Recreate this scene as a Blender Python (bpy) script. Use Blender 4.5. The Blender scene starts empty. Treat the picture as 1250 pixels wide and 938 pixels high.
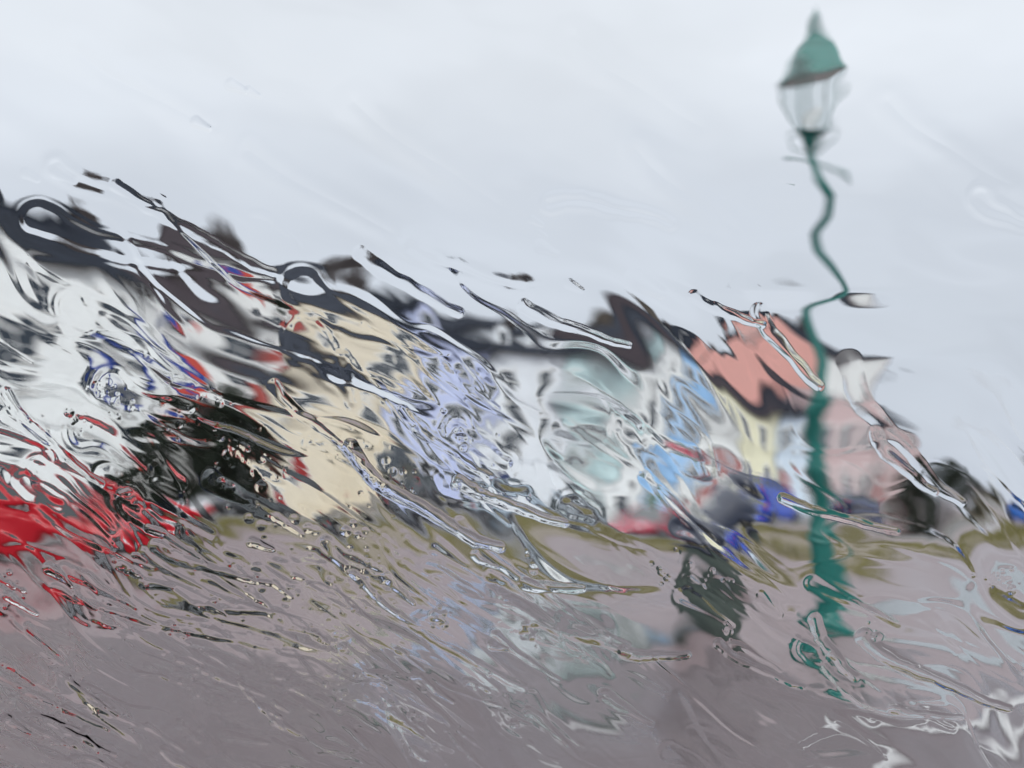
import bpy, math, random
import numpy as np
from mathutils import Vector, Matrix

random.seed(7)
R = math.radians
scene = bpy.context.scene
col = scene.collection

# ------------------------------------------------------------------ camera frame
F = 1340.0
PITCH = math.atan2(605 - 469, F)
CAMZ = 1.15
FWD = Vector((0, math.cos(PITCH), math.sin(PITCH)))
UP = Vector((0, -math.sin(PITCH), math.cos(PITCH)))
CAM = Vector((0, 0, CAMZ))


def at(px, py, Y):
    d = FWD + Vector(((px - 625) / F, 0, 0)) + UP * ((469 - py) / F)
    return CAM + d * (Y / d.y)


def ground(px, py):
    d = FWD + Vector(((px - 625) / F, 0, 0)) + UP * ((469 - py) / F)
    return CAM + d * (-CAMZ / d.z)


# the terrace: facade line P0 + t * RD, outward normal ND
RD = Vector((0.667, 0.745, 0)).normalized()
ND = Vector((RD.y, -RD.x, 0))
P0 = Vector((-15.4, 33.0, 0))
YAW = math.atan2(RD.y, RD.x)


def row(t, n=0.0, z=0.0):
    p = P0 + RD * t + ND * n
    return Vector((p.x, p.y, z))


def row_at(px, n):
    """t along the terrace where a line n metres in front of it crosses picture column px"""
    k = (px - 625) / F
    b = P0 + ND * n
    return (k * b.y - b.x) / (RD.x - k * RD.y)


# ------------------------------------------------------------------ materials
MATS = {}


def mat(name, base, rough=0.6, var=0.12, scale=6.0, metallic=0.0, spec=0.5, coat=0.0, bump=0.0, bscale=None, dirt=0.0):
    if name in MATS:
        return MATS[name]
    m = bpy.data.materials.new(name)
    m.use_nodes = True
    nt = m.node_tree
    b = nt.nodes['Principled BSDF']
    tc = nt.nodes.new('ShaderNodeTexCoord')
    no = nt.nodes.new('ShaderNodeTexNoise')
    no.inputs['Scale'].default_value = scale
    no.inputs['Detail'].default_value = 5
    nt.links.new(tc.outputs['Object'], no.inputs['Vector'])
    mr = nt.nodes.new('ShaderNodeMapRange')
    mr.inputs['From Min'].default_value = 0.3
    mr.inputs['From Max'].default_value = 0.7
    mr.inputs['To Min'].default_value = 1 - var
    mr.inputs['To Max'].default_value = 1 + var
    nt.links.new(no.outputs['Fac'], mr.inputs['Value'])
    mx = nt.nodes.new('ShaderNodeMix')
    mx.data_type = 'RGBA'
    mx.blend_type = 'MULTIPLY'
    mx.inputs['Factor'].default_value = 1
    mx.inputs['A'].default_value = (*base, 1)
    nt.links.new(mr.outputs['Result'], mx.inputs['B'])
    out = mx.outputs['Result']
    if dirt > 0:
        mp = nt.nodes.new('ShaderNodeMapping')
        mp.inputs['Scale'].default_value = (1.7, 1.7, 0.22)
        n2 = nt.nodes.new('ShaderNodeTexNoise')
        n2.inputs['Scale'].default_value = 2.2
        n2.inputs['Detail'].default_value = 7
        nt.links.new(tc.outputs['Object'], mp.inputs['Vector'])
        nt.links.new(mp.outputs['Vector'], n2.inputs['Vector'])
        r2 = nt.nodes.new('ShaderNodeMapRange')
        r2.inputs['From Min'].default_value = 0.5
        r2.inputs['From Max'].default_value = 0.8
        r2.inputs['To Max'].default_value = dirt
        nt.links.new(n2.outputs['Fac'], r2.inputs['Value'])
        m2 = nt.nodes.new('ShaderNodeMix')
        m2.data_type = 'RGBA'
        nt.links.new(r2.outputs['Result'], m2.inputs['Factor'])
        nt.links.new(out, m2.inputs['A'])
        m2.inputs['B'].default_value = (0.16, 0.15, 0.13, 1)
        out = m2.outputs['Result']
    nt.links.new(out, b.inputs['Base Color'])
    b.inputs['Roughness'].default_value = rough
    b.inputs['Metallic'].default_value = metallic
    b.inputs['Specular IOR Level'].default_value = spec
    b.inputs['Coat Weight'].default_value = coat
    if bump > 0:
        bn = nt.nodes.new('ShaderNodeTexNoise')
        bn.inputs['Scale'].default_value = bscale or scale * 6
        bn.inputs['Detail'].default_value = 4
        nt.links.new(tc.outputs['Object'], bn.inputs['Vector'])
        bp = nt.nodes.new('ShaderNodeBump')
        bp.inputs['Strength'].default_value = bump
        bp.inputs['Distance'].default_value = 0.02
        nt.links.new(bn.outputs['Fac'], bp.inputs['Height'])
        nt.links.new(bp.outputs['Normal'], b.inputs['Normal'])
    MATS[name] = m
    return m


def wallmat(name, c):
    return mat('wall_' + name, c, rough=0.8, var=0.05, scale=0.8, bump=0.15, bscale=30, dirt=0.25)


def slate_mat(name, c):
    if name in MATS:
        return MATS[name]
    m = mat(name, c, rough=0.85, var=0.35, scale=1.5)
    m.node_tree.nodes['Principled BSDF'].inputs['Specular IOR Level'].default_value = 0.06
    nt = m.node_tree
    b = nt.nodes['Principled BSDF']
    tc = nt.nodes.new('ShaderNodeTexCoord')
    br = nt.nodes.new('ShaderNodeTexBrick')
    br.inputs['Scale'].default_value = 1.0
    br.inputs['Brick Width'].default_value = 0.30
    br.inputs['Row Height'].default_value = 0.24
    br.inputs['Mortar Size'].default_value = 0.012
    br.inputs['Color1'].default_value = (0.9, 0.9, 0.9, 1)
    br.inputs['Color2'].default_value = (0.6, 0.6, 0.6, 1)
    br.inputs['Mortar'].default_value = (0, 0, 0, 1)
    nt.links.new(tc.outputs['Object'], br.inputs['Vector'])
    bp = nt.nodes.new('ShaderNodeBump')
    bp.inputs['Strength'].default_value = 0.5
    bp.inputs['Distance'].default_value = 0.02
    nt.links.new(br.outputs['Color'], bp.inputs['Height'])
    nt.links.new(bp.outputs['Normal'], b.inputs['Normal'])
    return m


M_SLATE = slate_mat('slate_dark', (0.011, 0.014, 0.021))
M_SLATE2 = slate_mat('slate_brown', (0.028, 0.022, 0.026))
M_SLATE3 = slate_mat('slate_mid', (0.024, 0.028, 0.038))
M_FRAME = mat('window_paint_white', (0.78, 0.79, 0.78), 0.45, 0.04)
M_SILL = mat('sill_stone', (0.6, 0.6, 0.58), 0.7, 0.08)
M_PANE = mat('window_glazing', (0.012, 0.022, 0.036), 0.12, 0.1, spec=0.7)
M_BRICK = mat('chimney_brick', (0.05, 0.042, 0.042), 0.85, 0.25, 5, bump=0.4)
M_BROWN = mat('chimney_dark_brown', (0.07, 0.058, 0.047), 0.85, 0.25, 5, bump=0.4)
M_POT = mat('chimney_pot_clay', (0.10, 0.07, 0.06), 0.8, 0.15)
M_GUTTER = mat('gutter_black', (0.02, 0.022, 0.025), 0.4, 0.1)
M_STEEL = mat('handle_metal', (0.55, 0.55, 0.55), 0.3, 0.05, metallic=1)
M_GREEN = mat('lamp_green_paint', (0.006, 0.115, 0.098), 0.35, 0.15, 10, bump=0.08, bscale=60)
M_TYRE = mat('tyre_rubber', (0.02, 0.02, 0.021), 0.8, 0.1)
M_RIM = mat('rim_alloy', (0.45, 0.46, 0.48), 0.3, 0.1, metallic=0.9)
M_CARGLASS = mat('car_glass', (0.015, 0.022, 0.025), 0.04, 0.1, spec=0.8)
M_TRIM = mat('car_trim_black', (0.015, 0.015, 0.017), 0.5, 0.1)
M_HEADLIGHT = mat('headlight_lens', (0.6, 0.62, 0.65), 0.1, 0.05, spec=0.8)
M_TAIL = mat('tail_light_lens', (0.35, 0.01, 0.01), 0.15, 0.05, spec=0.8)
M_PLATE = mat('number_plate', (0.65, 0.64, 0.5), 0.4, 0.03)


# ------------------------------------------------------------------ mesh helper
class MB:
    def __init__(self):
        self.v, self.f = [], []

    def quad(self, a, b, c, d):
        n = len(self.v)
        self.v += [tuple(a), tuple(b), tuple(c), tuple(d)]
        self.f.append((n, n + 1, n + 2, n + 3))
        return self

    def poly(self, pts):
        n = len(self.v)
        self.v += [tuple(p) for p in pts]
        self.f.append(tuple(range(n, n + len(pts))))
        return self

    def box(self, x0, x1, y0, y1, z0, z1):
        n = len(self.v)
        self.v += [(x0, y0, z0), (x1, y0, z0), (x1, y1, z0), (x0, y1, z0), (x0, y0, z1), (x1, y0, z1), (x1, y1, z1), (x0, y1, z1)]
        for f in ((0, 3, 2, 1), (4, 5, 6, 7), (0, 1, 5, 4), (1, 2, 6, 5), (2, 3, 7, 6), (3, 0, 4, 7)):
            self.f.append(tuple(n + i for i in f))
        return self

    def prism(self, pts, ax, a0, a1):
        """extrude a polygon of 2D points along axis ax ('x','y','z')"""
        def mk(p, a):
            return {'x': (a, p[0], p[1]), 'y': (p[0], a, p[1]), 'z': (p[0], p[1], a)}[ax]
        n, k = len(self.v), len(pts)
        self.v += [mk(p, a0) for p in pts] + [mk(p, a1) for p in pts]
        self.f.append(tuple(n + i for i in range(k)))
        self.f.append(tuple(n + k + i for i in reversed(range(k))))
        for i in range(k):
            j = (i + 1) % k
            self.f.append((n + i, n + k + i, n + k + j, n + j))
        return self

    def lathe(self, prof, c=(0, 0, 0), seg=20, ax='z', flute=0, fl=0.0):
        n = len(self.v)
        for r, h in prof:
            for i in range(seg):
                a = 2 * math.pi * i / seg
                rr = r * (1 - fl * (0.5 + 0.5 * math.cos(flute * a))) if flute else r
                x, y = rr * math.cos(a), rr * math.sin(a)
                p = {'z': (x, y, h), 'y': (x, h, y), 'x': (h, x, y)}[ax]
                self.v.append((p[0] + c[0], p[1] + c[1], p[2] + c[2]))
        for k in range(len(prof) - 1):
            for i in range(seg):
                j = (i + 1) % seg
                self.f.append((n + k * seg + i, n + k * seg + j, n + (k + 1) * seg + j, n + (k + 1) * seg + i))
        self.f.append(tuple(n + i for i in reversed(range(seg))))
        self.f.append(tuple(n + (len(prof) - 1) * seg + i for i in range(seg)))
        return self

    def tube(self, pts, rad, seg=8):
        n = len(self.v)
        pts = [Vector(p) for p in pts]
        rads = rad if isinstance(rad, (list, tuple)) else [rad] * len(pts)
        for i, p in enumerate(pts):
            d = (pts[min(i + 1, len(pts) - 1)] - pts[max(i - 1, 0)]).normalized()
            q = d.cross(Vector((0.13, 0.31, 0.94)) if abs(d.z) < 0.9 else Vector((1, 0.1, 0))).normalized()
            w = d.cross(q)
            for s in range(seg):
                a = 2 * math.pi * s / seg
                self.v.append(tuple(p + (q * math.cos(a) + w * math.sin(a)) * rads[i]))
        for k in range(len(pts) - 1):
            for s in range(seg):
                j = (s + 1) % seg
                self.f.append((n + k * seg + s, n + k * seg + j, n + (k + 1) * seg + j, n + (k + 1) * seg + s))
        self.f.append(tuple(n + s for s in reversed(range(seg))))
        self.f.append(tuple(n + (len(pts) - 1) * seg + s for s in range(seg)))
        return self

    def build(self, name, m, parent=None, smooth=False, label=None):
        me = bpy.data.meshes.new(name)
        me.from_pydata(self.v, [], self.f)
        me.update()
        if smooth:
            me.polygons.foreach_set('use_smooth', [True] * len(me.polygons))
            try:
                me.set_sharp_from_angle(angle=R(40))
            except Exception:
                pass
        me.materials.append(m)
        o = bpy.data.objects.new(name, me)
        col.objects.link(o)
        if parent is not None:
            o.parent = parent
        if label:
            o['label'] = label
        return o


def tag(o, label=None, cat=None, group=None, kind=None):
    if label:
        o['label'] = label
    if cat:
        o['category'] = cat
    if group:
        o['group'] = group
    if kind:
        o['kind'] = kind
    return o


def thing(name, loc, rz, label, cat, group=None):
    o = bpy.data.objects.new(name, None)
    o.empty_display_size = 0.3
    col.objects.link(o)
    o.location = loc
    o.rotation_euler = (0, 0, rz)
    return tag(o, label, cat, group)


def copy_tree(o, parent=None):
    c = o.copy()
    col.objects.link(c)
    if parent is not None:
        c.parent = parent
    for ch in list(o.children):
        copy_tree(ch, c)
    return c


# ------------------------------------------------------------------ ground, road, kerbs
def wet_ground(name, base, rlo, rhi, pscale, bump, tint2):
    m = bpy.data.materials.new(name)
    m.use_nodes = True
    nt = m.node_tree
    b = nt.nodes['Principled BSDF']
    tc = nt.nodes.new('ShaderNodeTexCoord')
    n1 = nt.nodes.new('ShaderNodeTexNoise')
    n1.inputs['Scale'].default_value = pscale
    n1.inputs['Detail'].default_value = 4
    nt.links.new(tc.outputs['Object'], n1.inputs['Vector'])
    r1 = nt.nodes.new('ShaderNodeMapRange')
    r1.inputs['From Min'].default_value = 0.42
    r1.inputs['From Max'].default_value = 0.62
    r1.inputs['To Min'].default_value = rhi
    r1.inputs['To Max'].default_value = rlo
    nt.links.new(n1.outputs['Fac'], r1.inputs['Value'])
    nt.links.new(r1.outputs['Result'], b.inputs['Roughness'])
    n2 = nt.nodes.new('ShaderNodeTexNoise')
    n2.inputs['Scale'].default_value = 1.1
    n2.inputs['Detail'].default_value = 8
    n2.inputs['Roughness'].default_value = 0.65
    nt.links.new(tc.outputs['Object'], n2.inputs['Vector'])
    mx = nt.nodes.new('ShaderNodeMix')
    mx.data_type = 'RGBA'
    mx.inputs['A'].default_value = (*base, 1)
    mx.inputs['B'].default_value = (*tint2, 1)
    nt.links.new(n2.outputs['Fac'], mx.inputs['Factor'])
    nt.links.new(mx.outputs['Result'], b.inputs['Base Color'])
    n3 = nt.nodes.new('ShaderNodeTexNoise')
    n3.inputs['Scale'].default_value = 45
    n3.inputs['Detail'].default_value = 3
    nt.links.new(tc.outputs['Object'], n3.inputs['Vector'])
    bp = nt.nodes.new('ShaderNodeBump')
    bp.inputs['Strength'].default_value = bump
    bp.inputs['Distance'].default_value = 0.01
    nt.links.new(n3.outputs['Fac'], bp.inputs['Height'])
    nt.links.new(bp.outputs['Normal'], b.inputs['Normal'])
    b.inputs['Specular IOR Level'].default_value = 0.6
    return m


M_TARMAC = wet_ground('wet_tarmac', (0.092, 0.067, 0.071), 0.3, 0.5, 0.22, 0.22, (0.155, 0.116, 0.121))
M_ROAD = wet_ground('wet_asphalt', (0.05, 0.05, 0.053), 0.22, 0.5, 0.3, 0.25, (0.07, 0.068, 0.07))
M_PAVE = wet_ground('wet_paving', (0.17, 0.16, 0.155), 0.3, 0.6, 0.4, 0.2, (0.22, 0.2, 0.195))
M_KERB = mat('kerb_stone', (0.26, 0.255, 0.25), 0.6, 0.15)
M_PAINT = mat('road_paint_white', (0.28, 0.275, 0.275), 0.45, 0.25, 5)


def sheet(name, pts, z, m):
    b = MB().poly([(p[0], p[1], z) for p in pts])
    o = b.build(name, m)
    tag(o, kind='structure')
    return o


sheet('ground', [(-1500, -300), (1500, -300), (1500, 2500), (-1500, 2500)], 0.0, M_TARMAC)
RN0, RN1 = 2.8, 12.6
T0, T1 = -90, 160
sheet('road', [row(T0, RN1), row(T1, RN1), row(T1, RN0), row(T0, RN0)], 0.004, M_ROAD)
# raised pavement along the houses
pv = MB()
for z0, z1, n0, n1 in ((0, 0.12, -0.02, RN0 - 0.15),):
    pts = [row(T0, n1), row(72, n1), row(72, n0), row(T0, n0)]
    pv.prism([(p.x, p.y) for p in pts], 'z', z0, z1)
tag(pv.build('pavement', M_PAVE), kind='structure')
kb = MB()
for n0, n1 in ((RN0 - 0.15, RN0), (RN1, RN1 + 0.15)):
    for i in range(int((100 - (-20)) / 0.92)):
        t = -20 + i * 0.92
        pts = [row(t, n1), row(t + 0.905, n1), row(t + 0.905, n0), row(t, n0)]
        kb.prism([(p.x, p.y) for p in pts], 'z', 0.0, 0.125)
tag(kb.build('kerb', M_KERB), kind='structure')
rm = MB()
for i in range(26):
    t = -12 + i * 4.5
    q = [row(t, 7.75, 0.008), row(t + 2.4, 7.75, 0.008), row(t + 2.4, 7.64, 0.008), row(t, 7.64, 0.008)]
    rm.poly(q)
tag(rm.build('road_marking', M_PAINT), kind='structure')

# painted lines on the near tarmac, right foreground
pl = MB()


def strip(a, b, w, z=0.012):
    a, b = Vector((a.x, a.y, 0)), Vector((b.x, b.y, 0))
    d = (b - a).normalized()
    q = Vector((-d.y, d.x, 0)) * w / 2
    pl.poly([(p.x, p.y, z) for p in (a - q, b - q, b + q, a + q)])


strip(ground(1010, 930), ground(1330, 893), 0.16)
strip(ground(1205, 905), ground(1330, 835), 0.12, 0.016)
strip(ground(200, 812), ground(330, 800), 0.07)
strip(ground(440, 842), ground(560, 868), 0.09)
strip(ground(600, 897), ground(770, 868), 0.09)
tag(pl.build('bay_marking', M_PAINT), kind='structure')

# the carriageway nearest to the viewer: darker, wetter tarmac in front of the paved strip
M_NEAR = wet_ground('near_tarmac', (0.038, 0.026, 0.029), 0.25, 0.5, 0.5, 0.3, (0.078, 0.055, 0.060))
npts = [ground(-700, 705), ground(0, 742), ground(420, 775), ground(800, 812), ground(1250, 850), ground(2200, 930)]
sheet('road', [(-9, -8), (9, -8)] + [(p.x, p.y) for p in npts[::-1]], 0.004, M_NEAR)

# puddles: thin irregular sheets of still water
m_pud = bpy.data.materials.new('puddle_water')
m_pud.use_nodes = True
pb = m_pud.node_tree.nodes['Principled BSDF']
pb.inputs['Base Color'].default_value = (0.075, 0.085, 0.08, 1)
pb.inputs['Roughness'].default_value = 0.1
pb.inputs['Specular IOR Level'].default_value = 1.0
pb.inputs['IOR'].default_value = 1.5
_t = m_pud.node_tree
_n = _t.nodes.new('ShaderNodeTexNoise')
_n.inputs['Scale'].default_value = 3
_c = _t.nodes.new('ShaderNodeTexCoord')
_t.links.new(_c.outputs['Object'], _n.inputs['Vector'])
_b = _t.nodes.new('ShaderNodeBump')
_b.inputs['Strength'].default_value = 0.12
_t.links.new(_n.outputs['Fac'], _b.inputs['Height'])
_t.links.new(_b.outputs['Normal'], pb.inputs['Normal'])


def puddle(px, py, rx, ry, seed):
    rnd = random.Random(seed)
    c = ground(px, py)
    ph = [rnd.uniform(0, 6.3) for _ in range(5)]
    pts = []
    for i in range(56):
        a = 2 * math.pi * i / 56
        k = 1 + 0.22 * math.sin(2 * a + ph[0]) + 0.15 * math.sin(3 * a + ph[1]) + 0.08 * math.sin(7 * a + ph[2])
        pts.append((c.x + rx * k * math.cos(a), c.y + ry * k * math.sin(a)))
    sheet('puddle', pts, 0.012, m_pud)


puddle(590, 752, 1.2, 1.5, 1)
puddle(735, 785, 0.6, 0.85, 2)
puddle(1165, 780, 0.9, 1.3, 3)
puddle(690, 860, 0.32, 0.2, 4)
puddle(440, 880, 0.3, 0.16, 5)

# ------------------------------------------------------------------ grass verge
M_GRASS = mat('grass_olive', (0.125, 0.115, 0.024), 0.7, 0.45, 0.8)
M_TURF = wet_ground('turf_soil', (0.075, 0.066, 0.03), 0.5, 0.9, 0.4, 0.5, (0.15, 0.115, 0.095))


def inpoly(x, y, P):
    c = False
    j = len(P) - 1
    for i in range(len(P)):
        if (P[i][1] > y) != (P[j][1] > y) and x < (P[j][0] - P[i][0]) * (y - P[i][1]) / (P[j][1] - P[i][1]) + P[i][0]:
            c = not c
        j = i
    return c


far_n = RN1 + 0.3
gA = [ground(150, 690), ground(420, 694), ground(600, 699), ground(800, 697), ground(1000, 704), ground(1190, 690), ground(1420, 688)]
gA += [row(row_at(1420, far_n + 9), far_n + 9), row(row_at(1000, far_n + 6), far_n + 6), row(row_at(900, far_n), far_n), row(row_at(600, far_n), far_n), row(row_at(190, far_n), far_n)]
gB = [row(row_at(930, far_n), far_n), row(row_at(930, far_n) + 70, far_n), row(row_at(930, far_n) + 70, far_n + 3.4), row(row_at(930, far_n) + 1, far_n + 1.4)]
rnd = random.Random(11)
grass_mb = MB()
for P in (gA, gB):
    P = [(p.x, p.y) for p in P]
    sheet('grass_ground', P, 0.006, M_TURF)
    xs, ys = [p[0] for p in P], [p[1] for p in P]
    cnt = 0
    while cnt < (26000 if P[0][0] == gA[0].x else 6000):
        x, y = rnd.uniform(min(xs), max(xs)), rnd.uniform(min(ys), max(ys))
        gap = math.sin(x * 0.55 + 1.7 * math.sin(y * 0.31)) + 0.8 * math.sin(y * 0.5 - x * 0.23 + 1.0)
        if not inpoly(x, y, P) or abs(x) > 0.62 * y or gap < -0.95 + 0.5 * rnd.random():
            cnt += 0.3
            continue
        cnt += 1
        clump = 0.5 + 0.5 * math.sin(x * 1.3 + 2 * math.sin(y * 0.7)) * math.cos(y * 1.1 + x * 0.4)
        h = rnd.uniform(0.06, 0.16) * (0.6 + 0.9 * clump)
        w = rnd.uniform(0.012, 0.03)
        a = rnd.uniform(0, 6.28)
        dx, dy = math.cos(a) * w, math.sin(a) * w
        lx, ly = rnd.uniform(-0.07, 0.07), rnd.uniform(-0.07, 0.07)
        n = len(grass_mb.v)
        grass_mb.v += [(x - dx, y - dy, 0.0), (x + dx, y + dy, 0.0), (x + lx * 0.5 + dx * 0.6, y + ly * 0.5 + dy * 0.6, h * 0.6), (x + lx, y + ly, h)]
        grass_mb.f.append((n, n + 1, n + 2, n + 3))
g_o = grass_mb.build('grass', M_GRASS)
tag(g_o, 'rough olive grass on the verge between car park and road', 'grass', kind='stuff')

# low brown bank at the far right end
bank = MB()
bn = 40
rows_b = []
for i in range(bn + 1):
    px = 1060 + i * 14
    f = i / bn
    hh = 0.75 * math.sin(min(1, f * 4) * math.pi / 2) * (0.75 + 0.25 * math.sin(f * 23))
    c = ground(px, 622)
    d = Vector((c.x, c.y, 0)).normalized()
    rows_b.append([(c.x - d.x * 6, c.y - d.y * 6, -0.02), (c.x - d.x * 2.5, c.y - d.y * 2.5, hh * 0.6), (c.x, c.y, hh), (c.x + d.x * 4, c.y + d.y * 4, hh * 0.7), (c.x + d.x * 9, c.y + d.y * 9, -0.02)])
for i in range(bn):
    for k in range(4):
        bank.quad(rows_b[i][k], rows_b[i + 1][k], rows_b[i + 1][k + 1], rows_b[i][k + 1])
tag(bank.build('bank_terrain', mat('bank_rough_grass', (0.085, 0.07, 0.04), 0.9, 0.4, 0.7, bump=0.6), smooth=True), kind='structure')


# ------------------------------------------------------------------ houses
def add_window(parent, x, z, w, h, y=0.0, bars=1, framem=None, label=None):
    """window in a facade whose outside face is at local y (street towards -y)"""
    t = 0.07
    fm = framem or M_FRAME
    f = MB()
    f.box(x - w / 2, x - w / 2 + t, y - 0.05, y + 0.10, z, z + h)
    f.box(x + w / 2 - t, x + w / 2, y - 0.05, y + 0.10, z, z + h)
    f.box(x - w / 2 + t, x + w / 2 - t, y - 0.05, y + 0.10, z + h - t, z + h)
    f.box(x - w / 2 + t, x + w / 2 - t, y - 0.05, y + 0.10, z, z + t)
    f.box(x - w / 2 + t, x + w / 2 - t, y - 0.035, y + 0.05, z + h * 0.5 - 0.025, z + h * 0.5 + 0.025)
    for i in range(bars):
        bx = x - w / 2 + w * (i + 1) / (bars + 1)
        f.box(bx - 0.018, bx + 0.018, y - 0.04, y + 0.05, z + t, z + h * 0.5 - 0.025)
        f.box(bx - 0.018, bx + 0.018, y - 0.04, y + 0.05, z + h * 0.5 + 0.025, z + h - t)
    win = MB().box(x - w / 2 - 0.09, x - w / 2, y - 0.03, y + 0.1, z, z + h).box(x + w / 2, x + w / 2 + 0.09, y - 0.03, y + 0.1, z, z + h).box(x - w / 2 - 0.09, x + w / 2 + 0.09, y - 0.03, y + 0.1, z + h, z + h + 0.13)
    wo = win.build('window', fm, parent, label=label)
    f.build('frame', M_FRAME, wo)
    MB().box(x - w / 2 + t - 0.005, x + w / 2 - t + 0.005, y - 0.028, y - 0.006, z + t - 0.005, z + h - t + 0.005).build('pane', M_PANE, wo)
    MB().box(x - w / 2 - 0.14, x + w / 2 + 0.14, y - 0.13, y + 0.1, z - 0.1, z).build('sill', M_SILL, wo)
    return wo


def add_door(parent, x, z0, m, y=0.0):
    d = MB().box(x - 0.47, x + 0.47, y - 0.03, y + 0.08, z0, z0 + 2.05)
    for a, b in ((0.15, 0.85), (1.0, 1.85)):
        d.box(x - 0.36, x - 0.05, y - 0.05, y - 0.028, z0 + a, z0 + b)
        d.box(x + 0.05, x + 0.36, y - 0.05, y - 0.028, z0 + a, z0 + b)
    do = d.build('door', m, parent)
    MB().lathe([(0.03, 0), (0.035, 0.03), (0.02, 0.06)], (x + 0.38, y - 0.1, z0 + 1.0), 10, 'y').build('handle', M_STEEL, do)
    fr = MB().box(x - 0.6, x - 0.47, y - 0.06, y + 0.09, z0, z0 + 2.45).box(x + 0.47, x + 0.6, y - 0.06, y + 0.09, z0, z0 + 2.45).box(x - 0.6, x + 0.6, y - 0.08, y + 0.09, z0 + 2.45, z0 + 2.62).box(x - 0.47, x + 0.47, y - 0.04, y + 0.09, z0 + 2.05, z0 + 2.13)
    fr.build('door_frame', M_FRAME, do)
    MB().box(x - 0.47, x + 0.47, y - 0.035, y - 0.006, z0 + 2.13, z0 + 2.45).build('fanlight', M_PANE, do)
    MB().box(x - 0.7, x + 0.7, y - 0.5, y - 0.05, z0 - 0.2, z0 - 0.003).build('step', M_SILL, parent)


def chimney(roof, x, y, z0, z1, m, w=0.9, d=0.6, pots=3):
    c = MB().box(x - w / 2, x + w / 2, y - d / 2, y + d / 2, z0, z1).box(x - w / 2 - 0.08, x + w / 2 + 0.08, y - d / 2 - 0.08, y + d / 2 + 0.08, z1 - 0.3, z1 - 0.12)
    for i in range(pots):
        px = x - w / 2 + w * (i + 0.5) / pots
        c.lathe([(0.12, z1), (0.1, z1 + 0.25), (0.09, z1 + 0.5), (0.12, z1 + 0.55)], (px, y, 0), 10)
    return c.build('chimney', m, roof)


DOORS = [mat('door_navy', (0.02, 0.035, 0.12), 0.35), mat('door_red', (0.3, 0.02, 0.02), 0.35), mat('door_black', (0.02, 0.02, 0.022), 0.3), mat('door_green', (0.02, 0.1, 0.06), 0.35)]


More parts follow.
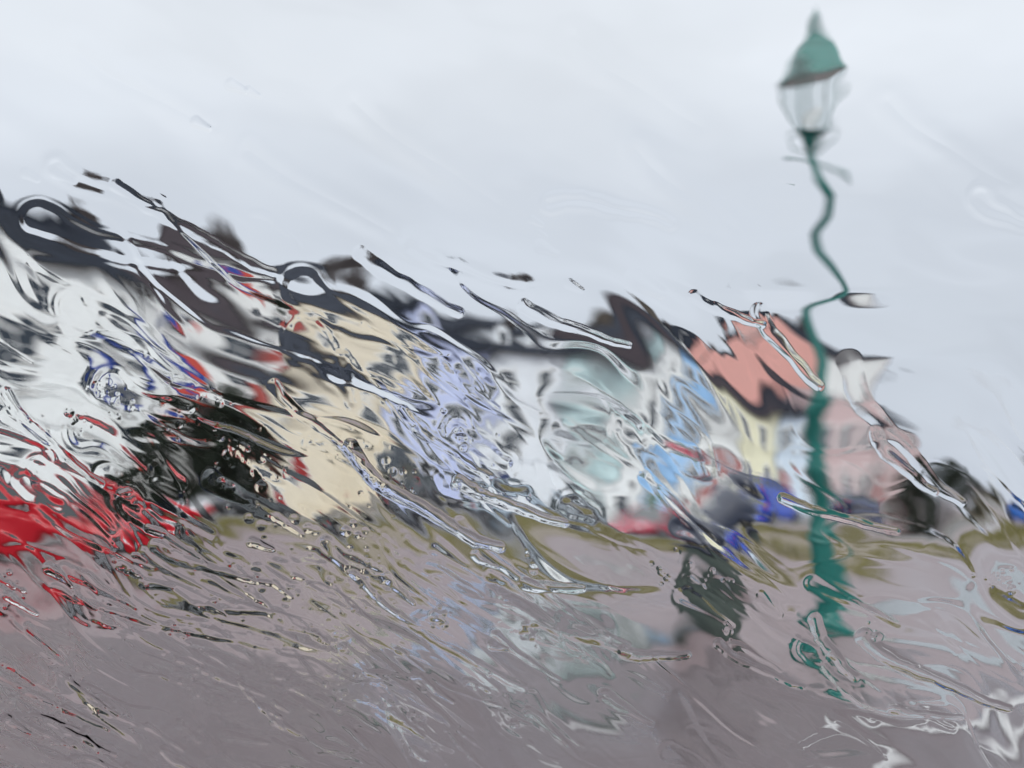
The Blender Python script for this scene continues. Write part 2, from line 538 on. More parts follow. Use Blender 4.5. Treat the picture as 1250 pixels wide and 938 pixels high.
def terrace_house(t0, t1, wm, label, eave=7.35, ridge=10.1, depth=8.0, roofm=None, cols=2, door=0, doorx=None, dormer=0, chim=(True, False), chm=None, back=0.0, storeys=2, extra=None, chw=0.95, chz=0.75, framem=None):
    w = t1 - t0
    o = thing('terraced_house', row(t0, -back), YAW, label, 'house', 'houses of the terrace')
    g = 0.006
    wall = MB()
    wall.box(g, w - g, 0, depth, 0, eave)
    # gables
    for xa, xb in ((g, g + 0.25), (w - g - 0.25, w - g)):
        wall.prism([(0.02, eave), (depth - 0.02, eave), (depth / 2, ridge - 0.12)], 'x', xa, xb)
    # plinth and string course
    wall.box(g, w - g, -0.05, -0.001, 0.12, 0.6)
    wall.box(g, w - g, -0.06, -0.001, 3.75, 3.9)
    wall.box(g, w - g, -0.12, -0.001, eave - 0.28, eave - 0.06)
    wall.build('wall', wm, o)
    # roof slabs
    rf = MB()
    ov, th = 0.32, 0.12
    sl = (ridge - eave) / (depth / 2)
    for sgn in (1, -1):
        ya, yb = (-ov, depth / 2) if sgn == 1 else (depth + ov, depth / 2)
        za = eave - ov * sl
        p = [(ya, za + 0.03), (yb, ridge + 0.03), (yb, ridge + 0.03 + th), (ya, za + 0.03 + th)]
        if sgn == 1:
            rf.prism(p, 'x', g, w - g)
        else:
            rf.prism([p[0], p[3], (p[2][0] + 0.004, p[2][1]), (p[1][0] + 0.004, p[1][1])], 'x', g, w - g)
    rf.box(g, w - g, depth / 2 - 0.13, depth / 2 + 0.13, ridge + 0.12, ridge + 0.24)
    ro = rf.build('roof', roofm or M_SLATE, o)
    MB().box(g, w - g, -ov - 0.13, -ov - 0.005, eave - ov * sl - 0.03, eave - ov * sl + 0.09).build('gutter', M_GUTTER, o)
    MB().lathe([(0.045, 0.14), (0.045, eave - 0.3)], (w - 0.18, -0.2, 0), 8).build('downpipe', M_GUTTER, o)
    if chim[0]:
        chimney(ro, 0.55, depth / 2 + 0.1, ridge - 0.6, ridge + chz, chm or M_BRICK, 0.95, 0.75)
    if chim[1]:
        chimney(ro, w - 0.08 - chw / 2, depth / 2 + 0.1, ridge - 0.6, ridge + chz, chm or M_BRICK, chw, 0.75)
    # openings
    dx = doorx if doorx is not None else 0.95
    hs = (eave - 1.0) / storeys
    for s in range(storeys):
        zz = 0.95 + s * hs + (0.1 if s else 0)
        for c in range(cols):
            x = w * (c + 0.5) / cols
            if s == 0 and door is not None and abs(x - dx) < 1.1 and cols > 1:
                continue
            ww = min(1.25, w / cols * 0.55)
            add_window(o, x, zz, ww, min(1.75, hs * 0.6), framem=framem)
    if door is not None and cols > 1:
        add_door(o, dx, 0.32, DOORS[door % 4])
    # dormers
    for i in range(dormer):
        x = w * (i + 0.5) / dormer
        yb, ye = 0.7, 2.6
        zb = eave + yb * sl
        ze = zb + 1.5
        dm = MB().box(x - 0.75, x + 0.75, yb, ye + 0.6, zb - 0.2, ze)
        dm.prism([(x - 0.75, ze), (x + 0.75, ze), (x, ze + 0.6)], 'y', yb, ye + 0.8)
        do = dm.build('dormer', wm, o)
        dr = MB()
        dr.prism([(x - 0.95, ze - 0.12), (x, ze + 0.63), (x, ze + 0.75), (x - 0.95, ze)], 'y', yb - 0.15, ye + 1.1)
        dr.prism([(x + 0.95, ze - 0.12), (x + 0.95, ze), (x + 0.002, ze + 0.75), (x + 0.002, ze + 0.63)], 'y', yb - 0.15, ye + 1.1)
        dr.build('dormer_roof', roofm or M_SLATE, do)
        fr = MB().box(x - 0.45, x + 0.45, yb - 0.04, yb - 0.002, zb + 0.2, zb + 1.35)
        fo = fr.build('dormer_window', M_FRAME, do)
        fo2 = MB().box(x - 0.38, x - 0.02, yb - 0.055, yb - 0.041, zb + 0.27, zb + 1.28).box(x + 0.02, x + 0.38, yb - 0.055, yb - 0.041, zb + 0.27, zb + 1.28)
        fo2.build('dormer_pane', M_PANE, do)
    if extra:
        extra(o, w)
    return o


M_BLUE = mat('sign_blue', (0.02, 0.05, 0.28), 0.4, 0.08)
M_RED = mat('sign_red', (0.5, 0.06, 0.04), 0.45, 0.08)
M_REDB = mat('pier_red', (0.36, 0.07, 0.06), 0.7, 0.15, bump=0.2)
W_WHITE = wallmat('white', (0.80, 0.83, 0.83))
W_WHITE2 = wallmat('white_warm', (0.78, 0.80, 0.79))
W_WHITE3 = wallmat('white_cool', (0.76, 0.80, 0.84))
W_CREAM = wallmat('cream', (0.76, 0.69, 0.55))
W_LAV = wallmat('lavender', (0.55, 0.61, 0.84))
W_AQUA = wallmat('aqua', (0.62, 0.80, 0.81))
W_SKYB = wallmat('sky_blue', (0.33, 0.56, 0.85))
W_YELL = wallmat('yellow', (0.80, 0.78, 0.58))
W_PBLUE = wallmat('pale_blue', (0.62, 0.72, 0.82))
W_PINK = wallmat('salmon', (0.78, 0.40, 0.35))
W_DPINK = wallmat('dull_pink', (0.58, 0.44, 0.44))


def shop_bits(o, w):
    # blue fascia board and red panels on the street front
    MB().box(w - 1.2, w - 0.95, -0.24, -0.07, 4.6, 7.2).build('pilaster', M_BLUE, o)


def red_bits(o, w):
    MB().box(0.7, 1.1, -0.30, -0.07, 4.2, 7.2).build('pilaster', M_BLUE, o)
    MB().box(1.15, 2.0, -0.22, -0.07, 5.3, 7.0).build('banner', M_RED, o)
    MB().box(w - 0.85, w - 0.35, -0.30, -0.07, 0.3, 7.0).build('pier', M_REDB, o)
    MB().box(0.4, w - 1.0, -0.7, -0.07, 3.2, 3.6).build('canopy', M_RED, o)


def bay(m):
    def fn(o, w):
        x = w - 1.75
        b = MB().prism([(x - 1.1, -0.01), (x - 0.7, -0.85), (x + 0.7, -0.85), (x + 1.1, -0.01)], 'z', 0.13, 3.5)
        bo = b.build('bay', m, o)
        MB().prism([(x - 1.2, -0.012), (x - 0.78, -0.97), (x + 0.78, -0.97), (x + 1.2, -0.012)], 'z', 3.503, 3.68).build('bay_roof', M_SLATE3, bo)
        wo = MB().box(x - 0.6, x + 0.6, -0.89, -0.852, 1.0, 3.0).build('bay_window', M_FRAME, bo)
        MB().box(x - 0.53, x - 0.03, -0.905, -0.891, 1.07, 2.93).box(x + 0.03, x + 0.53, -0.905, -0.891, 1.07, 2.93).build('bay_pane', M_PANE, bo)
    return fn


terrace_house(-7.0, 5.0, W_WHITE, 'wide white house with blue pilaster at the near left end of the terrace', eave=8.7, ridge=11.0, cols=4, storeys=3, doorx=6.0, dormer=0, chim=(True, True), extra=shop_bits)
terrace_house(5.0, 10.15, W_WHITE2, 'off white house with a red pier and red canopy beside the cream house', eave=8.4, ridge=10.4, storeys=3, chim=(False, True), extra=red_bits, doorx=1.3, roofm=M_SLATE2)
terrace_house(10.15, 16.3, W_CREAM, 'cream rendered house next to the lavender blue house', eave=7.4, ridge=10.1, chim=(False, True), door=1, extra=bay(W_CREAM), roofm=M_SLATE3)
terrace_house(16.3, 21.7, W_LAV, 'lavender blue house between the cream house and a white house', eave=7.6, ridge=10.3, door=2, dormer=1, extra=bay(W_LAV), roofm=M_SLATE)
terrace_house(21.7, 28.5, W_WHITE3, 'cool white house between the lavender and pale aqua houses', eave=7.4, ridge=10.2, dormer=2, chim=(False, True), door=0, extra=bay(W_WHITE3), roofm=M_SLATE3)
terrace_house(28.5, 30.2, W_AQUA, 'narrow pale aqua house squeezed between two white houses', eave=7.4, ridge=10.1, cols=1, door=None, chim=(False, False), roofm=M_SLATE)
terrace_house(30.2, 33.8, W_WHITE, 'narrow white house between the pale aqua and sky blue houses', eave=7.4, ridge=10.2, cols=1, door=None, chim=(False, False), roofm=M_SLATE2)
terrace_house(33.8, 37.8, W_SKYB, 'sky blue house with white window surrounds and a big dark brown chimney', eave=7.5, ridge=10.2, chim=(False, True), chm=M_BROWN, chz=2.2, chw=1.9, door=3, roofm=M_SLATE3)
terrace_house(37.8, 41.0, W_WHITE2, 'white house between the sky blue and pale yellow houses', eave=7.8, ridge=10.6, dormer=1, chim=(False, True), door=1, roofm=M_SLATE)
terrace_house(41.0, 48.8, W_YELL, 'pale yellow house in front of the tall salmon pink house', eave=7.2, ridge=9.2, chim=(False, False), door=0, roofm=M_SLATE2)
terrace_house(48.8, 54.2, W_PBLUE, 'pale blue house behind the green lamp post, next to the pale yellow house', eave=7.0, ridge=9.2, chim=(False, False), door=1, roofm=M_SLATE)


def pale_top(o, w):
    MB().prism([(0.02, 8.8), (7.98, 8.8), (7.98, 10.55), (4.0, 13.0), (0.02, 10.55)], 'x', -0.02, 0.003).build('gable_wall', W_PINK, o, label='salmon pink painted gable end')
    MB().box(0.3, w - 0.3, -0.05, -0.001, 8.0, 10.3).build('upper_band', W_WHITE2, o)


terrace_house(55.0, 62.2, W_DPINK, 'dusty pink three storey house with salmon gable end and pale upper storey', eave=10.6, ridge=13.2, cols=3, storeys=3, chim=(True, True), door=2, roofm=M_SLATE, extra=pale_top)
terrace_house(62.2, 69.0, W_DPINK, 'lower dusty pink house at the far end of the terrace', eave=6.6, ridge=9.0, cols=2, chim=(False, True), door=1, roofm=M_SLATE)

# tall salmon house behind the terrace, two street gables
tp = thing('gabled_house', row(58.0, -11), YAW, 'tall salmon pink house with twin gables rising behind the terrace', 'house')
gw, gd = 17.0, 9
wl = MB().box(0, gw, 0, gd, 0, 12.4)
for i in range(2):
    xa = i * gw / 2
    wl.prism([(xa + 0.02, 12.4), (xa + gw / 2 - 0.02, 12.4), (xa + gw / 4, 15.6)], 'y', 0.0, gd)
wl.build('wall', W_PINK, tp)
rf = MB()
for i in range(2):
    xa, xm, xb = i * gw / 2, i * gw / 2 + gw / 4, (i + 1) * gw / 2
    rf.prism([(xa + 0.01, 12.45), (xm, 15.65), (xm, 15.85), (xa + 0.01, 12.65)], 'y', -0.35, gd + 0.3)
    rf.prism([(xb - 0.01, 12.45), (xb - 0.01, 12.65), (xm + 0.003, 15.85), (xm + 0.003, 15.65)], 'y', -0.35, gd + 0.3)
ro = rf.build('roof', M_SLATE, tp)
chimney(ro, gw / 2, 3.0, 12.6, 16.4, M_BRICK, 1.0, 1.4)
for i in range(2):
    x = i * gw / 2 + gw / 4
    add_window(tp, x, 12.7, 1.0, 1.3)
    for xx in (x - 1.4, x + 1.4):
        add_window(tp, xx, 9.6, 0.95, 1.6)

# ------------------------------------------------------------------ plants
M_LEAF_DARK = mat('leaf_dark', (0.011, 0.019, 0.009), 0.7, 0.5, 1.5)
M_LEAF_BROWN = mat('leaf_brown', (0.045, 0.043, 0.024), 0.7, 0.5, 1.5)
M_TRUNK = mat('bark', (0.06, 0.048, 0.038), 0.9, 0.3, 8, bump=0.5)


def shrub(name, loc, rx, ry, h, n, m, label, cat, seed, group=None, leaf=0.09, rz=0.0, stems=5, z0=0.15):
    rnd = random.Random(seed)
    o = thing(name, loc, rz, label, cat, group)
    st = MB()
    for i in range(stems):
        a = rnd.uniform(0, 6.28)
        tx, ty = math.cos(a) * rx * 0.5, math.sin(a) * ry * 0.5
        st.tube([(tx * 0.15, ty * 0.15, 0), (tx * 0.4, ty * 0.4, h * 0.35), (tx, ty, h * 0.75)], [0.05, 0.035, 0.012], 6)
    st.build('trunk', M_TRUNK, o)
    clumps = []
    for i in range(int(14 + n / 500)):
        a, rr = rnd.uniform(0, 6.28), math.sqrt(rnd.random())
        zz = z0 * h + (1 - z0) * h * rnd.random() ** 0.8
        k = math.sqrt(max(0.05, 1 - (zz / h) ** 2.5))
        clumps.append((math.cos(a) * rr * rx * k, math.sin(a) * rr * ry * k, zz * rnd.uniform(0.8, 1.04), rnd.uniform(0.22, 0.45)))
    lf = MB()
    for i in range(n):
        c = rnd.choice(clumps)
        s = c[3] * (0.4 + 0.6 * h / 3)
        p = Vector((c[0] + rnd.gauss(0, s * 0.6), c[1] + rnd.gauss(0, s * 0.6), max(0.03, c[2] + rnd.gauss(0, s * 0.5))))
        d = Vector((rnd.gauss(0, 1), rnd.gauss(0, 1), rnd.gauss(0, 0.8))).normalized() * leaf * rnd.uniform(0.6, 1.4)
        q = d.cross(Vector((rnd.gauss(0, 1), rnd.gauss(0, 1), rnd.gauss(0, 1)))).normalized() * leaf * 0.45
        lf.quad(p - d, p + q, p + d, p - q)
    lf.build('foliage', m, o)
    return o


hl = row(row_at(255, 5.0), 1.6, 0.12)
shrub('tree', row(row_at(280, 1.6), 1.55, 0.12), 1.8, 1.15, 4.7, 9000, M_LEAF_DARK, 'dark evergreen tree in front of the off white house', 'tree', 3, leaf=0.11, rz=YAW, z0=0.3)
shrub('hedge', row(row_at(185, 1.2) + 0.3, 1.25, 0.12), 2.1, 0.9, 2.9, 6000, M_LEAF_DARK, 'dark green hedge before the wide white house, left of the tree', 'hedge', 4, leaf=0.09, rz=YAW, z0=0.02)
G = 'shrubs at the end of the terrace'
shrub('shrub', row(65.0, 1.4, 0.12), 3.0, 1.1, 2.5, 4500, M_LEAF_DARK, 'dark green shrub before the lower dusty pink house', 'shrub', 5, G, leaf=0.12, rz=YAW, z0=0.03)
shrub('shrub', row(72.5, 1.2), 2.9, 1.8, 3.1, 5000, M_LEAF_DARK, 'tallest dark shrub, just past the end of the terrace', 'shrub', 6, G, leaf=0.12, rz=YAW, z0=0.03)
shrub('shrub', row(79.5, 2.6), 3.4, 1.8, 2.0, 5000, M_LEAF_BROWN, 'brownish low shrub farthest from the terrace', 'shrub', 8, G, leaf=0.12, rz=YAW, z0=0.03)


# ------------------------------------------------------------------ cars
def car(px, n, paint, label, facing=1, L=4.15, H=1.47, W=1.74, pos=None, yaw=None):
    if pos is None:
        pos = row(row_at(px, n), n, 0.008)
        yaw = YAW
    if facing < 0:
        yaw = yaw + math.pi
    o = thing('parked_car', pos, yaw, label, 'car', 'cars along the road')
    hl_, hw = L / 2, W / 2
    belt = 0.62 * H
    # stations: x, half width, bottom, top of lower body
    S = [(-hl_, 0.80, 0.42, 0.62), (-hl_ + 0.06, 0.90, 0.30, 0.80), (-hl_ + 0.25, 0.96, 0.24, belt + 0.02), (-hl_ + 0.7, 1.0, 0.20, belt + 0.03), (-0.6, 1.0, 0.19, belt), (0.1, 1.0, 0.19, belt - 0.01), (0.75, 1.0, 0.19, belt - 0.03), (1.0, 1.0, 0.20, belt - 0.06), (hl_ - 0.7, 0.98, 0.21, belt - 0.12), (hl_ - 0.35, 0.95, 0.22, belt - 0.2), (hl_ - 0.1, 0.87, 0.26, 0.64), (hl_, 0.74, 0.36, 0.55)]
    b = MB()
    rings = []
    for x, kw, zb, zt in S:
        w = hw * kw
        ring = [(-w * 0.86, zb), (-w * 0.98, zb + 0.10), (-w, (zb + zt) / 2), (-w * 0.975, zt - 0.1), (-w * 0.90, zt - 0.015), (-w * 0.45, zt + 0.02), (w * 0.45, zt + 0.02), (w * 0.90, zt - 0.015), (w * 0.975, zt - 0.1), (w, (zb + zt) / 2), (w * 0.98, zb + 0.10), (w * 0.86, zb)]
        rings.append([(x, y, z) for y, z in ring])
    base = len(b.v)
    k = len(rings[0])
    for r in rings:
        b.v += r
    for i in range(len(rings) - 1):
        for j in range(k):
            j2 = (j + 1) % k
            b.f.append((base + i * k + j, base + i * k + j2, base + (i + 1) * k + j2, base + (i + 1) * k + j))
    b.f.append(tuple(base + j for j in reversed(range(k))))
    b.f.append(tuple(base + (len(rings) - 1) * k + j for j in range(k)))
    # greenhouse: roof panel and pillars
    xr0, xr1 = -hl_ + 0.55, 0.15      # roof rear / front
    xb0, xb1 = -hl_ + 0.12, 0.98      # base rear / front
    wr, wb = hw * 0.70, hw * 0.90
    zr, zb_ = H, belt - 0.03
    rp = []
    for i in range(6):
        f = i / 5
        x = xr0 + (xr1 - xr0) * f
        z = zr - 0.05 * (2 * f - 0.9) ** 2
        rp.append([(x, -wr, z - 0.05), (x, -wr * 0.85, z), (x, 0, z + 0.02), (x, wr * 0.85, z), (x, wr, z - 0.05)])
    base = len(b.v)
    for r in rp:
        b.v += r
    for i in range(5):
        for j in range(4):
            b.f.append((base + i * 5 + j, base + (i + 1) * 5 + j, base + (i + 1) * 5 + j + 1, base + i * 5 + j + 1))
    for s in (-1, 1):
        for (xa, xb) in ((xb0, xr0), (-0.35, -0.38), (xb1, xr1)):
            b.tube([(xa, s * wb, zb_), ((xa + xb) / 2, s * (wb + wr) / 2 * 1.02, (zb_ + zr - 0.05) / 2), (xb, s * wr, zr - 0.06)], 0.045, 6)
        b.tube([(xr0, s * wr, zr - 0.06), (xr1, s * wr, zr - 0.06)], 0.035, 6)
    bo = b.build('body', paint, o, smooth=True)
    # glass
    zt = zr - 0.055
    gi = 0.985

    def pane(pts, name='side_window'):
        m = MB()
        c = sum((Vector(p) for p in pts), Vector()) / len(pts)
        nrm = (Vector(pts[1]) - Vector(pts[0])).cross(Vector(pts[2]) - Vector(pts[0])).normalized() * 0.008
        a = [Vector(p) - nrm for p in pts]
        q = [Vector(p) + nrm for p in pts]
        m.poly(a[::-1]).poly(q)
        for i in range(len(pts)):
            j = (i + 1) % len(pts)
            m.quad(a[i], a[j], q[j], q[i])
        m.build(name, M_CARGLASS, o)
    pane([(xb1, -wb * gi, zb_), (xb1, wb * gi, zb_), (xr1, wr * gi, zt), (xr1, -wr * gi, zt)], 'windscreen')
    pane([(xb0, wb * gi, zb_), (xb0, -wb * gi, zb_), (xr0, -wr * gi, zt), (xr0, wr * gi, zt)], 'rear_window')
    for s in (-1, 1):
        pane([(xb0, s * wb * gi, zb_), (-0.37, s * wb * gi, zb_), (-0.37, s * wr * gi, zt), (xr0, s * wr * gi, zt)])
        pane([(-0.35, s * wb * gi, zb_), (xb1, s * wb * gi, zb_), (xr1, s * wr * gi, zt), (-0.35, s * wr * gi, zt)])
    # wheels
    for x in (-hl_ + 0.78, hl_ - 0.82):
        for s in (-1, 1):
            y0 = s * (hw - 0.17)
            y1 = s * (hw + 0.012)
            wh = MB().lathe([(0.36, s * (hw - 0.16)), (0.375, s * (hw - 0.02)), (0.35, s * (hw + 0.006)), (0.345, s * (hw + 0.006))], (x, 0, 0.33), 24, 'y')
            wo = wh.build('wheel', M_TRIM, o)
            MB().lathe([(0.2, y0), (0.31, y0), (0.322, (y0 + y1) / 2), (0.31, s * (hw + 0.008)), (0.27, s * (hw + 0.016)), (0.21, s * (hw + 0.016))], (x, 0, 0.324), 24, 'y').build('tyre', M_TYRE, wo, smooth=True)
            rm_ = MB().lathe([(0.21, s * (hw + 0.010)), (0.2, s * (hw + 0.019)), (0.06, s * (hw + 0.012)), (0.05, s * (hw + 0.022)), (0.03, s * (hw + 0.024))], (x, 0, 0.324), 20, 'y')
            rm_.build('rim', M_RIM, wo, smooth=True)
    for s in (-1, 1):
        MB().lathe([(0.03, 0), (0.1, 0.02), (0.115, 0.06), (0.07, 0.11)], (hl_ - 0.20, s * hw * 0.66, 0.62), 14, 'x').build('headlight', M_HEADLIGHT, o, smooth=True)
        MB().box(-hl_ - 0.01, -hl_ + 0.12, s * hw * 0.80 - 0.11, s * hw * 0.80 + 0.09, 0.66, 0.88).build('tail_light', M_TAIL, o)
        MB().lathe([(0.02, -0.06), (0.075, -0.03), (0.075, 0.05), (0.03, 0.08)], (0.75, s * (hw + 0.1), belt + 0.08), 10, 'x').build('mirror', paint, o, smooth=True)
    MB().box(hl_ - 0.03, hl_ + 0.03, -0.5, 0.5, 0.32, 0.44).build('grille', M_TRIM, o)
    MB().box(hl_ + 0.031, hl_ + 0.04, -0.26, 0.26, 0.33, 0.43).build('number_plate', mat('number_plate_white', (0.75, 0.75, 0.73), 0.4, 0.03), o)
    MB().box(-hl_ - 0.025, -hl_ + 0.03, -0.26, 0.26, 0.48, 0.6).build('number_plate', M_PLATE, o)
    return o


def paint(name, c, rough=0.22, coat=0.6):
    return mat('paint_' + name, c, rough, 0.04, 3, spec=0.5 if coat > 0.3 else 0.3, coat=coat)


car(10, 13.6, paint('red', (0.34, 0.002, 0.010), 0.3, 0.15), 'bright red car at the left edge, nearest of the cars', 1, pos=ground(60, 690), yaw=R(12))
car(285, 11.3, paint('black', (0.006, 0.008, 0.011), 0.35), 'black car before the dark tree, right of the red car', -1)
car(505, 4.3, paint('charcoal', (0.05, 0.055, 0.065)), 'charcoal car parked in front of the cream house', 1)
car(615, 4.2, paint('silver_blue', (0.33, 0.40, 0.47)), 'silver blue car parked by the cool white house', 1)
car(700, 4.2, paint('grey', (0.22, 0.25, 0.28)), 'grey car parked by the narrow pale aqua house', -1)
car(806, 10.9, paint('maroon', (0.27, 0.006, 0.03)), 'maroon car on the near side of the road, left of the blue car', -1)
car(932, 11.0, paint('blue', (0.015, 0.06, 0.42)), 'deep blue car left of the green lamp post', 1)
car(1040, 10.8, paint('navy', (0.02, 0.03, 0.09)), 'navy car right of the lamp post by the dusty pink houses', 1)
car(1275, 0, paint('bright_blue', (0.02, 0.13, 0.5)), 'bright blue car cut off by the right edge of the view', 1, pos=ground(1283, 640), yaw=R(100))


# ------------------------------------------------------------------ lamp posts
def lamp_post(loc, rz, m, label, H=5.0):
    o = thing('lamp_post', loc, rz, label, 'street lamp')
    MB().lathe([(0.165, 0), (0.165, 0.1), (0.135, 0.15), (0.115, 0.72), (0.13, 0.78), (0.095, 0.88), (0.085, 1.0)], seg=8).build('base', m, o)
    MB().lathe([(0.075, 0.98), (0.072, 1.25), (0.09, 1.28), (0.09, 1.36), (0.07, 1.42), (0.066, 1.82), (0.095, 1.86), (0.09, 1.93), (0.052, 2.0), (0.045, 2.8), (0.036, 3.65), (0.055, 3.68), (0.055, 3.74), (0.035, 3.8), (0.035, 4.09)], seg=32, flute=8, fl=0.12).build('column', m, o, smooth=True)
    lb = MB().tube([(-0.25, 0, 3.93), (0.25, 0, 3.93)], [0.014, 0.014], 8)
    for s in (-1, 1):
        lb.lathe([(0.0, -0.03), (0.026, -0.015), (0.026, 0.015), (0.0, 0.03)], (s * 0.26, 0, 3.93), 10, 'x')
    lb.build('ladder_bar', m, o, smooth=True)
    ln = thing('lantern', (0, 0, 0), 0, None, None)
    ln.parent = o
    zb, zt, rb, rt = 4.22, 4.70, 0.10, 0.205
    # cradle arms and frame
    fr = MB()
    fr.lathe([(0.045, 4.090), (0.07, 4.120), (0.05, 4.160), (0.1, 4.200), (0.13, 4.225)], seg=16)
    for i in range(4):
        a = math.pi / 4 + i * math.pi / 2
        c, s = math.cos(a), math.sin(a)
        fr.tube([(c * 0.04, s * 0.04, 4.040), (c * 0.2, s * 0.2, 4.110), (c * 0.24, s * 0.24, 4.220), (c * rb * 1.25, s * rb * 1.25, 4.24)], 0.009, 6)
        fr.tube([(c * rb * 1.3, s * rb * 1.3, zb), (c * rt * 1.38, s * rt * 1.38, zt)], 0.009, 6)
        a2 = a + math.pi / 2
        fr.tube([(c * rt * 1.38, s * rt * 1.38, zt), (math.cos(a2) * rt * 1.38, math.sin(a2) * rt * 1.38, zt)], 0.011, 6)
        fr.tube([(c * rb * 1.3, s * rb * 1.3, zb), (math.cos(a2) * rb * 1.3, math.sin(a2) * rb * 1.3, zb)], 0.010, 6)
    fo = fr.build('frame', m, ln, smooth=True)
    gp = MB()
    for i in range(4):
        a, a2 = math.pi / 4 + i * math.pi / 2, math.pi / 4 + (i + 1) * math.pi / 2
        k1, k2 = rb * 1.28, rt * 1.35
        gp.quad((math.cos(a) * k1, math.sin(a) * k1, zb), (math.cos(a2) * k1, math.sin(a2) * k1, zb), (math.cos(a2) * k2, math.sin(a2) * k2, zt), (math.cos(a) * k2, math.sin(a) * k2, zt))
    gm = bpy.data.materials.get('lantern_glass')
    if gm is None:
        gm = bpy.data.materials.new('lantern_glass')
        gm.use_nodes = True
        nt = gm.node_tree
        nt.nodes.remove(nt.nodes['Principled BSDF'])
        ou = nt.nodes['Material Output']
        tr = nt.nodes.new('ShaderNodeBsdfTransparent')
        tr.inputs['Color'].default_value = (0.93, 0.95, 0.95, 1)
        gl = nt.nodes.new('ShaderNodeBsdfGlossy')
        gl.inputs['Roughness'].default_value = 0.08
        mx = nt.nodes.new('ShaderNodeMixShader')
        mx.inputs[0].default_value = 0.07
        nt.links.new(tr.outputs[0], mx.inputs[1])
        nt.links.new(gl.outputs[0], mx.inputs[2])
        nt.links.new(mx.outputs[0], ou.inputs['Surface'])
    gp.build('glazing', gm, ln)
    MB().lathe([(0.02, 4.240), (0.02, 4.300), (0.035, 4.360), (0.03, 4.440), (0.012, 4.480)], seg=12).build('bulb', mat('bulb_white', (0.8, 0.8, 0.78), 0.3, 0.02), ln, smooth=True)
    rf_ = MB().lathe([(0.30, 4.725), (0.295, 4.745), (0.18, 4.900), (0.12, 5.020), (0.08, 5.060), (0.07, 5.110), (0.04, 5.140)], seg=4)
    ro_ = rf_.build('lantern_roof', m, ln)
    ro_.rotation_euler = (0, 0, math.pi / 4)
    rl_ = MB().lathe([(0.285, 4.700), (0.288, 4.721)], seg=4).build('reflector', M_FRAME, ln)  # added white plate, makes the shaded underside of the roof look pale
    rl_.rotation_euler = (0, 0, math.pi / 4)
    MB().lathe([(0.05, 5.130), (0.025, 5.160), (0.04, 5.200), (0.012, 5.250), (0.004, 5.320)], seg=10).build('finial', m, ln, smooth=True)
    return o


lp = lamp_post(ground(1013, 779), R(8), M_GREEN, 'tall dark green Victorian lamp post standing on the wet tarmac')
M_PALE = mat('mast_pale_grey', (0.58, 0.61, 0.64), 0.5, 0.05)
# plain tall street light far right, pale against the sky
sl_ = thing('street_light', ground(1222, 640), R(-20), 'thin pale grey street light far off near the right edge', 'street light')
MB().lathe([(0.11, 0), (0.11, 0.9), (0.07, 0.95), (0.05, 4.6)], seg=12).build('column', M_PALE, sl_, smooth=True)
MB().tube([(0, 0, 4.55), (-0.02, 0, 4.75), (-0.2, 0, 4.9), (-0.5, 0, 4.95)], [0.045, 0.04, 0.035, 0.03], 8).build('arm', M_PALE, sl_, smooth=True)
MB().prism([(-0.95, 4.9), (-0.45, 4.88), (-0.42, 4.98), (-0.6, 5.03), (-0.9, 4.97)], 'y', -0.11, 0.11).build('lamp_head', M_PALE, sl_)

# ------------------------------------------------------------------ litter bin
M_NAVY = mat('bin_navy', (0.004, 0.008, 0.024), 0.35, 0.15)
M_BINB = mat('bin_grey_green', (0.075, 0.10, 0.088), 0.45, 0.12)
bn_ = thing('litter_bin', ground(866, 781), R(15), 'grey green litter bin with dark navy hood left of the lamp post', 'litter bin')
bb = MB().lathe([(0.20, 0.0), (0.21, 0.04), (0.22, 0.05), (0.285, 0.60), (0.29, 0.62)], seg=28, flute=14, fl=0.03)
bb.build('body', M_BINB, bn_, smooth=True)
bn_.scale = (0.95, 0.95, 1.2)
MB().lathe([(0.30, 0.60), (0.345, 0.615), (0.35, 0.645), (0.33, 0.67), (0.25, 0.672)], seg=28).build('rim', M_NAVY, bn_, smooth=True)
for i in range(4):
    a = i * math.pi / 2
    MB().box(math.cos(a) * 0.20 - 0.03, math.cos(a) * 0.20 + 0.03, math.sin(a) * 0.20 - 0.03, math.sin(a) * 0.20 + 0.03, 0.66, 0.86).build('hood_post', M_NAVY, bn_)
MB().lathe([(0.29, 0.80), (0.31, 0.81), (0.30, 0.88), (0.22, 0.97), (0.09, 1.015), (0.02, 1.025)], seg=28).build('hood', M_NAVY, bn_, smooth=True)
MB().lathe([(0.21, 0.55), (0.23, 0.66), (0.2, 0.68)], seg=20).build('liner', M_TRIM, bn_, smooth=True)

# ------------------------------------------------------------------ the rain-covered window
# A glazed screen 0.55 m in front of the viewer. Rain runs over its outer face: the pane is a
# closed solid whose outer face is a height field of film, rivulets, drops and bubbles.
PD = 0.55                       # metres from viewer to pane
PS = PD / F                     # metres of pane per unit of the film pattern
NWAT = 1.34
rng = np.random.RandomState(5)
PERM = rng.permutation(512)
GA = rng.rand(512) * 2 * np.pi
GX, GY = np.cos(GA), np.sin(GA)


